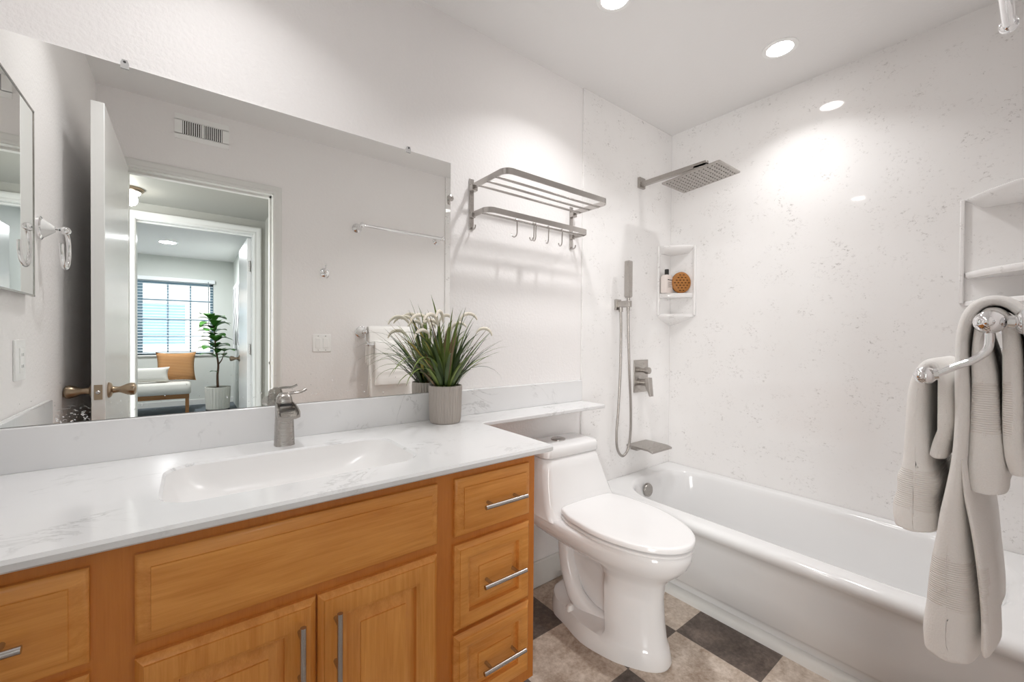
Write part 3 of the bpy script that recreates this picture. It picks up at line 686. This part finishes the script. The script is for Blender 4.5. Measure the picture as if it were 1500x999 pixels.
# ------------------------------------------------------------------ towel shelf rack above the toilet
t = thing('towel_rack', 'brushed steel towel shelf with hooks on the wall above the toilet', 'towel rack', (1.21, 0, 1.6))
RX_0, RX_1 = .915, 1.500
for x in (RX_0, RX_1):
    bb = MB().box(x-.011, x+.011, -.006, 0, 1.612, 1.822).build('wall_bracket', M['steel'], t, bevel=.002)
    MB().box(x-.014, x+.014, -.030, -.006, 1.768, 1.792).build('rail_clamp', M['steel'], bb, bevel=.002)
    MB().box(x-.010, x+.010, -.02, -.006, 1.66, 1.682).build('rail_clamp', M['steel'], bb, bevel=.002)
    MB().tube(crom([(x, -.006, 1.622), (x, -.018, 1.612), (x, -.030, 1.616), (x, -.034, 1.628)], 4), .003, 8).build('bracket_hook', M['steel'], bb)
def ubar(depth, z0, z1, r, name):
    path = [(RX_0, -.012)]
    for k in range(9):
        a = PI + PI/2*k/8; path.append((RX_0+r+r*math.cos(a), -depth+r+r*math.sin(a)))
    for k in range(9):
        a = 1.5*PI + PI/2*k/8; path.append((RX_1-r+r*math.cos(a), -depth+r+r*math.sin(a)))
    path.append((RX_1, -.012)); L2 = []
    for i, p in enumerate(path):
        a = Vector(path[max(i-1, 0)]); b_ = Vector(path[min(i+1, len(path)-1)]); d = (b_-a).normalized(); nn = Vector((-d.y, d.x))*.0022
        L2.append([(p[0]+nn.x, p[1]+nn.y, z0), (p[0]+nn.x, p[1]+nn.y, z1), (p[0]-nn.x, p[1]-nn.y, z1), (p[0]-nn.x, p[1]-nn.y, z0)])
    return MB().loft(L2).build(name, M['steel'], t, 30)
ubar(.238, 1.777, 1.800, .035, 'upper_rail'); ubar(.122, 1.662, 1.684, .035, 'lower_rail')
for y in (-.06, -.118, -.176): MB().tube([(RX_0, y, 1.780), (RX_1, y, 1.780)], .0052, 12).build('shelf_rod', M['steel'], t)
MB().tube([(RX_0, -.085, 1.664), (RX_1, -.085, 1.664)], .0045, 12).build('hook_rod', M['steel'], t)
for x in (1.085, 1.180, 1.192, 1.268, 1.352):
    ry = rnd.uniform(-.5, .5)
    pts = [(0, .006, 1.664), (0, .001, 1.6705), (0, -.006, 1.664), (0, -.006, 1.63), (0, -.004, 1.605), (0, .008, 1.596), (0, .020, 1.603), (0, .024, 1.612)]
    MB().tube(crom([(x-py_*math.sin(ry)*.9, -.085+py_, pz) if pz < 1.66 else (x, -.085+py_, pz) for _, py_, pz in pts], 5), .0026, 8).build('hook', M['steel'], t)

# ------------------------------------------------------------------ south wall: double swing towel bar (near the camera) and its towels
BA, BB = (-1.407, 1.201), (-1.339, 1.116)
t = thing('double_towel_bar', 'chrome double towel bar with white porcelain posts carrying the towels', 'towel bar', (1.2, YS, 1.2))
for x, xe in ((.948, 1), (1.47, -1)):
    MB().lathe([(.040, 0), (.040, .008), (.035, .011)], (x, YS, BA[1]), (0, 1, 0), 32).build('wall_flange', M['chrome'], t)
    MB().lathe([(.034, .010), (.033, .016), (.027, .035), (.021, .058), (.0185, .066)], (x, YS, BA[1]), (0, 1, 0), 32).build('porcelain_post', M['porcelain'], t)
    mb = MB().lathe([(.016, .064), (.018, .067), (.016, .070), (.010, .073), (.0095, .080)], (x, YS, BA[1]), (0, 1, 0), 24)
    mb.sphere((x, BA[0], BA[1]), .0175, 20).sphere((x-xe*.018, BA[0], BA[1]), .007, 12)
    mb.sphere((x, BB[0], BB[1]), .0145, 20).sphere((x-xe*.014, BB[0]+.004, BB[1]), .006, 12)
    mb.tube([(x, BB[0]+.0, BB[1]), (x, BB[0]-.016, BB[1]+.003)], .009, 14)
    mb.tube(crom([(x, BA[0], BA[1]-.014), (x, BA[0], BA[1]-.030), (x, BA[0]+.003, BA[1]-.044), (x, BA[0]+.016, BA[1]-.058), (x, BA[0]+.040, BA[1]-.072), (x, BB[0]-.012, BB[1]+.002)], 6), .0055, 14)
    mb.build('swing_arm', M['chrome'], t, 50)
MB().tube([(.948, *BA), (1.47, *BA)], .008, 16).build('rear_bar', M['chrome'], t)
MB().tube([(.948, *BB), (1.47, *BB)], .007, 16).build('front_bar', M['chrome'], t)
def towel(label, path, x0, x1, flare=0.0, wob=.003, seed=0, skew=0.0, bands=(), plies=()):
    """path of (y, z, half-thickness) from the front hem over the bar to the back hem, run along x"""
    mb = MB()
    offs = [0, .001, .004, .010, .019, .032]; fac = [.02, .32, .62, .84, .96, 1.0]
    XS = [(x0+o, f) for o, f in zip(offs, fac)] + [(x0+.032+(x1-x0-.064)*k/16, 1.0) for k in range(1, 16)] + [(x1-o, f) for o, f in zip(offs[::-1], fac[::-1])]
    for pth in (path,)+tuple(plies):
        P = crom([Vector((a, b_, h)) for a, b_, h in pth], 7); n = len(P); loops = []
        for x, edge in XS:
            u = (x-x0)/(x1-x0); A, B_ = [], []
            for i, p in enumerate(P):
                q0, q1 = P[max(i-1, 0)], P[min(i+1, n-1)]
                d = Vector((q1.x-q0.x, q1.y-q0.y)).normalized(); nn = Vector((-d.y, d.x))
                fall = max(0, (1.19-p.y))/.5
                w_ = noise.noise(Vector((x*9, p.y*5, seed)))*wob*(1+2.2*fall) + math.sin(x*38+seed)*wob*.5*fall
                h = p.z*edge*(1+.10*noise.noise(Vector((x*14, p.y*16, seed+3))))
                yy = p.x + w_ + flare*fall*u; zz = p.y - skew*u*fall
                A.append((x, yy+nn.x*h, zz+nn.y*h)); B_.append((x, yy-nn.x*h, zz-nn.y*h))
            loops.append(A + B_[::-1])
        mb.loft(loops)
    for f in mb.bm.faces:
        c_ = f.calc_center_median()
        for za, zb, ya, yb in bands:
            if za < c_.z < zb and ya < c_.y < yb: f.material_index = 1
    o = mb.build('towel', [M['towel'], M['dobby']], None, 70, origin=(x0, path[0][0], min(p[1] for p in path)))
    sb = o.modifiers.new('soft', 'SUBSURF'); sb.levels = 1; sb.render_levels = 1
    return tag(o, label, 'towel', 'white towels on the double towel bar')
towel('small white towel with ribbed hem hanging from the lower front bar',
      [(-1.322, .842, .026), (-1.320, .875, .029), (-1.322, .905, .026), (-1.324, .93, .027), (-1.3235, .96, .019), (-1.322, 1.03, .0145), (-1.324, 1.09, .0125), (-1.330, 1.122, .009), (-1.341, 1.134, .008), (-1.353, 1.120, .0085), (-1.360, 1.08, .0095), (-1.361, 1.04, .0095), (-1.353, 1.0, .0105), (-1.349, .975, .011)], .985, 1.24, 0, .002, 1, 0, ((.88, .95, -1.36, -1.25),))
towel('long white bath towel over the rear bar, its hem reaching lowest',
      [(-1.366, .655, .028), (-1.364, .70, .031), (-1.366, .74, .029), (-1.3685, .80, .0235), (-1.373, .87, .0165), (-1.3765, .95, .0105), (-1.3775, 1.04, .0085), (-1.3755, 1.13, .0080), (-1.3770, 1.185, .0075), (-1.3870, 1.222, .0075), (-1.407, 1.236, .0075), (-1.430, 1.226, .0075), (-1.445, 1.19, .0075), (-1.450, 1.10, .0075), (-1.451, 1.02, .0075), (-1.452, .985, .008)], .962, 1.27, 0, .003, 4, 0, ((.74, .82, -1.41, -1.2),), [[(-1.382, .985, .003), (-1.390, .93, .0045), (-1.401, .87, .006), (-1.4065, .78, .0065), (-1.4075, .685, .007)]])
towel('white hand towel with woven border folded inside the bath towel on the rear bar',
      [(-1.4075, .935, .020), (-1.405, .955, .0215), (-1.4035, 1.0, .0195), (-1.4015, 1.05, .0165), (-1.400, 1.10, .0145), (-1.3965, 1.15, .0115), (-1.3945, 1.19, .006), (-1.400, 1.2145, .0055), (-1.409, 1.2205, .0050), (-1.419, 1.213, .0055), (-1.4265, 1.18, .0095), (-1.4285, 1.10, .0110), (-1.4305, 1.03, .0115), (-1.434, .995, .0120), (-1.440, .972, .012)], .970, 1.24, 0, .0015, 9, 0, ((1.03, 1.11, -1.43, -1.38),))

# upper towel bar, robe hook, switch plate, vent on the south wall
t = thing('upper_towel_bar', 'empty chrome towel bar high on the wall opposite the mirror', 'towel bar', (1.226, YS, 1.91))
for x in (.919, 1.533):
    MB().lathe([(.032, 0), (.032, .006), (.026, .012), (.014, .02), (.011, .03), (.011, .085)], (x, YS, 1.922), (0, 1, 0), 28).build('wall_post', M['chrome'], t)
    MB().sphere((x, YS+.108, 1.922), (.017, .017, .019), 20).build('post_ball', M['chrome'], t)
MB().tube([(.919, YS+.108, 1.922), (1.533, YS+.108, 1.922)], .0115, 20).build('bar', M['chrome'], t)
t = thing('robe_hook', 'small chrome robe hook on the wall beside the doorway', 'hook', (.708, YS, 1.592))
MB().lathe([(.029, 0), (.029, .005), (.02, .010), (.009, .014), (.008, .03)], (.708, YS, 1.592), (0, 1, 0), 24).build('hook_flange', M['chrome'], t)
MB().tube(crom([(.708, YS+.028, 1.592), (.708, YS+.036, 1.61), (.708, YS+.042, 1.634)], 4), [.006]*4+[.005]*5, 10).sphere((.708, YS+.042, 1.637), .008, 10).tube(crom([(.708, YS+.028, 1.592), (.708, YS+.034, 1.565), (.712, YS+.052, 1.552), (.716, YS+.070, 1.566)], 4), .0045, 10).build('hook_prongs', M['chrome'], t)
t = thing('light_switch', 'white double rocker switch plate on the wall near the doorway', 'light switch', (.6925, YS, 1.066))
MB().box(.635, .750, YS, YS+.006, 1.066, 1.181).build('cover_plate', M['pvc'], t, bevel=.003)
for x in (.669, .715): MB().box(x-.0165, x+.0165, YS+.005, YS+.009, 1.090, 1.157).build('rocker', M['pvc'], t, bevel=.002)
for x in (.669, .715):
    for z in (1.077, 1.170): MB().lathe([(.003, 0), (.003, .001)], (x, YS+.006, z), (0, 1, 0), 8).build('screw', M['steel'], t)
t = thing('air_vent', 'white louvred air vent high on the wall over the doorway', 'vent', (.058, YS, 2.26))
mb = MB(); mb.box(-.065, .181, YS, YS+.004, 2.258, 2.288).box(-.065, .181, YS, YS+.004, 2.362, 2.395).box(-.065, -.032, YS, YS+.004, 2.285, 2.365).box(.150, .181, YS, YS+.004, 2.285, 2.365).box(.054, .064, YS, YS+.004, 2.285, 2.365)
mb.build('vent_frame', M['pvc'], t)
MB().box(-.04, .155, YS+.0005, YS+.0012, 2.28, 2.37).build('duct_opening', M['vent_dark'], t)
mb = MB()
for x0, x1 in ((-.032, .054), (.064, .150)):
    k = 9
    for i in range(k):
        x = x0+(i+.5)*(x1-x0)/k; mb.box(x-.0022, x+.0022, YS+.001, YS+.004, 2.285, 2.365)
mb.build('louvres', M['pvc'], t)

# ------------------------------------------------------------------ west wall: medicine cabinet, towel ring, outlet
t = thing('medicine_cabinet', 'mirrored medicine cabinet on the side wall, seen reflected', 'medicine cabinet', (XW, -.18, 1.285))
MB().box(XW, -.362, -.350, -.012, 1.290, 1.808).build('cabinet_box', M['steel'], t, bevel=.002)
d = MB().box(-.362, -.357, -.355, -.010, 1.285, 1.813).build('mirror_door', M['mirror2'], t)
MB().box(-.3625, -.3555, -.359, -.354, 1.281, 1.817).box(-.3625, -.3555, -.359, -.008, 1.281, 1.286).box(-.3625, -.3555, -.359, -.008, 1.812, 1.817).build('door_edging', M['steel'], d)
ry, rz = -.490, 1.505
t = thing('towel_ring', 'open chrome towel ring with white porcelain base on the side wall', 'towel ring', (XW, ry, rz))
MB().lathe([(.036, 0), (.036, .006), (.030, .010)], (XW, ry, rz), (1, 0, 0), 28).build('wall_flange', M['chrome'], t)
MB().lathe([(.031, .008), (.027, .014), (.014, .030), (.009, .036)], (XW, ry, rz), (1, 0, 0), 28).build('porcelain_base', M['porcelain'], t)
mb = MB().tube([(XW+.034, ry, rz), (XW+.046, ry, rz)], .005, 12).sphere((XW+.058, ry-.006, rz), (.013, .020, .013), 16)
cx_, cy_, cz_ = XW+.060, ry+.012, rz-.062
mb.tube([(cx_, cy_+.058*math.cos(a), cz_+.062*math.sin(a)) for a in [math.radians(125+k*(-8.2)) for k in range(0, 1)] + [math.radians(140-360+10*k) for k in range(0, 1)]] if False else [(cx_, cy_-.052*math.cos(math.radians(a)), cz_+.060*math.sin(math.radians(a))) for a in range(75, -200, -11)], .0055, 12)
mb.build('ring', M['chrome'], t)
t = thing('outlet_plate', 'white electrical outlet plate on the side wall, seen reflected', 'outlet', (XW, -.288, 1.044))
MB().box(XW, XW+.006, -.331, -.245, 1.044, 1.156).build('cover_plate', M['pvc'], t, bevel=.002)
MB().box(XW+.005, XW+.009, -.305, -.271, 1.066, 1.134).build('receptacle', M['pvc'], t, bevel=.001)
mb = MB()
for z in (1.083, 1.115):
    for y in (-.295, -.282): mb.box(XW+.0088, XW+.0093, y-.001, y+.001, z-.004, z+.004)
mb.build('slots', M['darkmetal'], t)

# ------------------------------------------------------------------ bedroom seen in the mirror
t = thing('window_blinds', 'white horizontal blinds over the bedroom window', 'blinds', (-.65, RY, WZ0))
MB().box(WX0-.02, WX1+.02, RY+.002, RY+.055, 2.035, 2.095).build('valance', M['blind'], t, bevel=.004)
mb = MB(); z = WZ0+.03
while z < 2.03:
    mb.loft([[(x, RY-.028+.056*k/4, z + .0035*math.sin(PI*k/4) - .008*(k/4-.5)) for k in range(5)] + [(x, RY-.028+.056*k/4, z + .0035*math.sin(PI*k/4) - .008*(k/4-.5)+.002) for k in range(4, -1, -1)] for x in (WX0+.01, WX1-.008)]); z += .046
mb.build('slats', M['blind'], t)
MB().tube([(.246, RY+.06, 2.06), (.252, RY+.06, 1.30)], .006, 8).build('tilt_wand', mat('wand_grey', (.25, .3, .33), .4), t)
t = thing('bench', 'wooden bench with a cream cushioned seat below the bedroom window', 'bench', (-.5, -6.62, 0))
bx0, bx1, by0, by1 = -1.25, .012, -6.92, -6.36
MB().loft([rr(bx0+i, bx1-i, by0+i, by1-i, .04, z, 5) for i, z in ((.012, .292), (0, .31), (0, .43), (.015, .452), (.05, .462))]).build('seat_cushion', M['cream_fabric'], t, 60)
MB().box(bx0+.03, bx1-.02, by1-.05, by1-.02, .225, .294).box(bx0+.03, bx1-.02, by0+.02, by0+.05, .225, .294).box(bx0+.03, bx0+.06, by0+.03, by1-.03, .225, .294).box(bx1-.05, bx1-.02, by0+.03, by1-.03, .225, .294).build('seat_frame', M['bench_wood'], t, bevel=.004)
for x in (bx0+.06, bx1-.045):
    for y in (by0+.04, by1-.04): MB().box(x-.022, x+.022, y-.018, y+.018, 0, .27).build('leg', M['bench_wood'], t, bevel=.004)
def cushion(name, label, c_, w_, h, th, m, lean, piped=.0):
    mb = MB(); K = 14; top, bot = [], []
    def pt(i, k, s_):
        u, v = 2*i/K-1, 2*k/K-1
        pin = 1-.10*(1-abs(u)**2)*abs(v)**2; pin2 = 1-.10*(1-abs(v)**2)*abs(u)**2
        d = th*max(0, (1-u**4)*(1-v**4))**.5*s_
        y = d; z = v*h*pin; x = u*w_*pin2
        return (c_[0]+x, c_[1]+y*math.cos(lean)-z*math.sin(lean), c_[2]+z*math.cos(lean)+y*math.sin(lean))
    for s_ in (1, -1):
        V = [[mb.bm.verts.new(pt(i, k, s_)) for i in range(K+1)] for k in range(K+1)]
        for k in range(K):
            for i in range(K): mb.face((V[k][i], V[k][i+1], V[k+1][i+1], V[k+1][i]))
    bmesh.ops.remove_doubles(mb.bm, verts=mb.bm.verts, dist=1e-4)
    return tag(mb.build(name, m, None, 80, origin=(c_[0], c_[1], c_[2]-h)), label, 'cushion', 'cushions on the bedroom bench')
cushion('throw_pillow', 'square orange striped pillow leaning at the end of the bench', (-.165, -6.68, .685), .24, .222, .07, M['orange_fabric'], .18)
cushion('lumbar_pillow', 'long cream lumbar pillow lying in front of the orange one', (-.50, -6.52, .582), .265, .112, .065, M['cream_fabric'], .12)
fx_, fy_ = .335, -6.25
t = thing('potted_fig', 'young fiddle leaf fig in a ribbed ivory pot by the bedroom window', 'potted plant', (fx_, fy_, 0))
mb = MB(); S = 120
def rib2(r, z, a=.003): return [(fx_+(r+a*(1 if k % 5 < 3 else -1))*math.cos(2*PI*k/S), fy_+(r+a*(1 if k % 5 < 3 else -1))*math.sin(2*PI*k/S), z) for k in range(S)]
mb.loft([rib2(.135, .055, 0), rib2(.145, .06), rib2(.160, .372), rib2(.160, .385, 0), rib2(.150, .386, 0), rib2(.148, .36, 0)], True, False).build('planter', M['plant_pot'], t, 30)
MB().lathe([(.149, .365), (.001, .37)], (fx_, fy_, 0), (0, 0, 1), 32, False).build('soil', M['soil'], t)
mb = MB().lathe([(.15, .035), (.15, .055), (.14, .056)], (fx_, fy_, 0), (0, 0, 1), 32)
for a in range(4): mb.sphere((fx_+.115*math.cos(a*PI/2+.78), fy_+.115*math.sin(a*PI/2+.78), .019), .019, 10)
mb.build('rolling_caddy', M['darkmetal'], t)
trunk = crom([(fx_, fy_, .36), (fx_-.005, fy_, .55), (fx_+.005, fy_, .72), (fx_-.02, fy_, .92), (fx_-.035, fy_, 1.08), (fx_-.045, fy_, 1.22), (fx_-.055, fy_, 1.34), (fx_-.10, fy_, 1.42)], 6)
mb = MB().tube(trunk, [.017-.013*i/(len(trunk)-1) for i in range(len(trunk))], 10)
mb.tube(crom([(fx_+.005, fy_, .72), (fx_+.05, fy_+.02, .80), (fx_+.08, fy_+.03, .92)], 5), [.010-.006*i/10 for i in range(11)], 8)
mb.build('trunk', M['bark'], t)
mb = MB()
def leaf(base, d, up_, ln, w_):
    d = Vector(d).normalized(); s_ = d.cross(Vector(up_)).normalized(); n_ = s_.cross(d)
    V = []
    for i in range(9):
        u = i/8; ww = w_*math.sin(PI*(.06+.90*u))**.8*(.7+.5*u) if 0 < i < 8 else w_*.04
        p = Vector(base) + d*ln*u - n_*(-.14*ln*math.sin(PI*u*.8)) - Vector((0, 0, 1))*ln*.22*u*u
        V.append([mb.bm.verts.new(p - s_*ww + n_*ww*.22), mb.bm.verts.new(p), mb.bm.verts.new(p + s_*ww + n_*ww*.22)])
    for a, b_ in zip(V, V[1:]):
        mb.face((a[0], a[1], b_[1], b_[0])); mb.face((a[1], a[2], b_[2], b_[1]))
for i in range(34):
    tt = .36+.64*i/33; p = trunk[int(tt*(len(trunk)-1))]; a = i*2.4+.3
    leaf(p, (math.cos(a), math.sin(a)*.8, rnd.uniform(-.1, .55)), (0, 0, 1), rnd.uniform(.19, .27), rnd.uniform(.068, .090))
leaf((fx_, fy_, .60), (-.9, .4, .25), (0, 0, 1), .12, .045)
for a in (-.3, .8, 2.0): leaf((fx_+.08, fy_+.03, .92), (math.cos(a), math.sin(a), .2), (0, 0, 1), .18, .058)
mb.build('leaves', M['leaf'], t, 80)
t = thing('wall_art', 'white canvas with thin dark abstract lines on the bedroom side wall', 'wall art', (RX1, -6.2, .95))
MB().box(RX1-.03, RX1, -6.93, -5.4, .95, 1.98).build('canvas', M['canvas'], t, bevel=.003)
mb = MB()
for k in range(5):
    y0 = -6.75+.3*k; P = [Vector((RX1-.031, y0+.10*noise.noise(Vector((k*3.1, z_*.25, 0)))*2, 1.02+.9*z_/14)) for z_ in range(15)]
    mb.tube(crom(P, 4), .005, 6)
mb.build('drawn_lines', mat('charcoal_line', (.12, .12, .13), .8), t)
t = thing('neighbour_house', 'pale neighbouring house outside the bedroom window', 'house', (-1, -13, -.2))
MB().box(-6, 3.5, -17, -13, -.2, 2.6).build('house_wall', M['siding'], t)
MB().loft([[(-6.4, -12.6, 2.6), (3.9, -12.6, 2.6), (3.9, -17.4, 2.6), (-6.4, -17.4, 2.6)], [(-5, -14.9, 4.0), (2.5, -14.9, 4.0), (2.5, -15.1, 4.0), (-5, -15.1, 4.0)]]).build('house_roof', M['rooftile'], t)
for x in (-3.2, -.6, 1.4): MB().box(x-.5, x+.5, -13.02, -12.98, .9, 2.0).build('house_window', M['winframe'], t)
for o in bpy.data.objects:
    if '_o' in o: del o['_o']
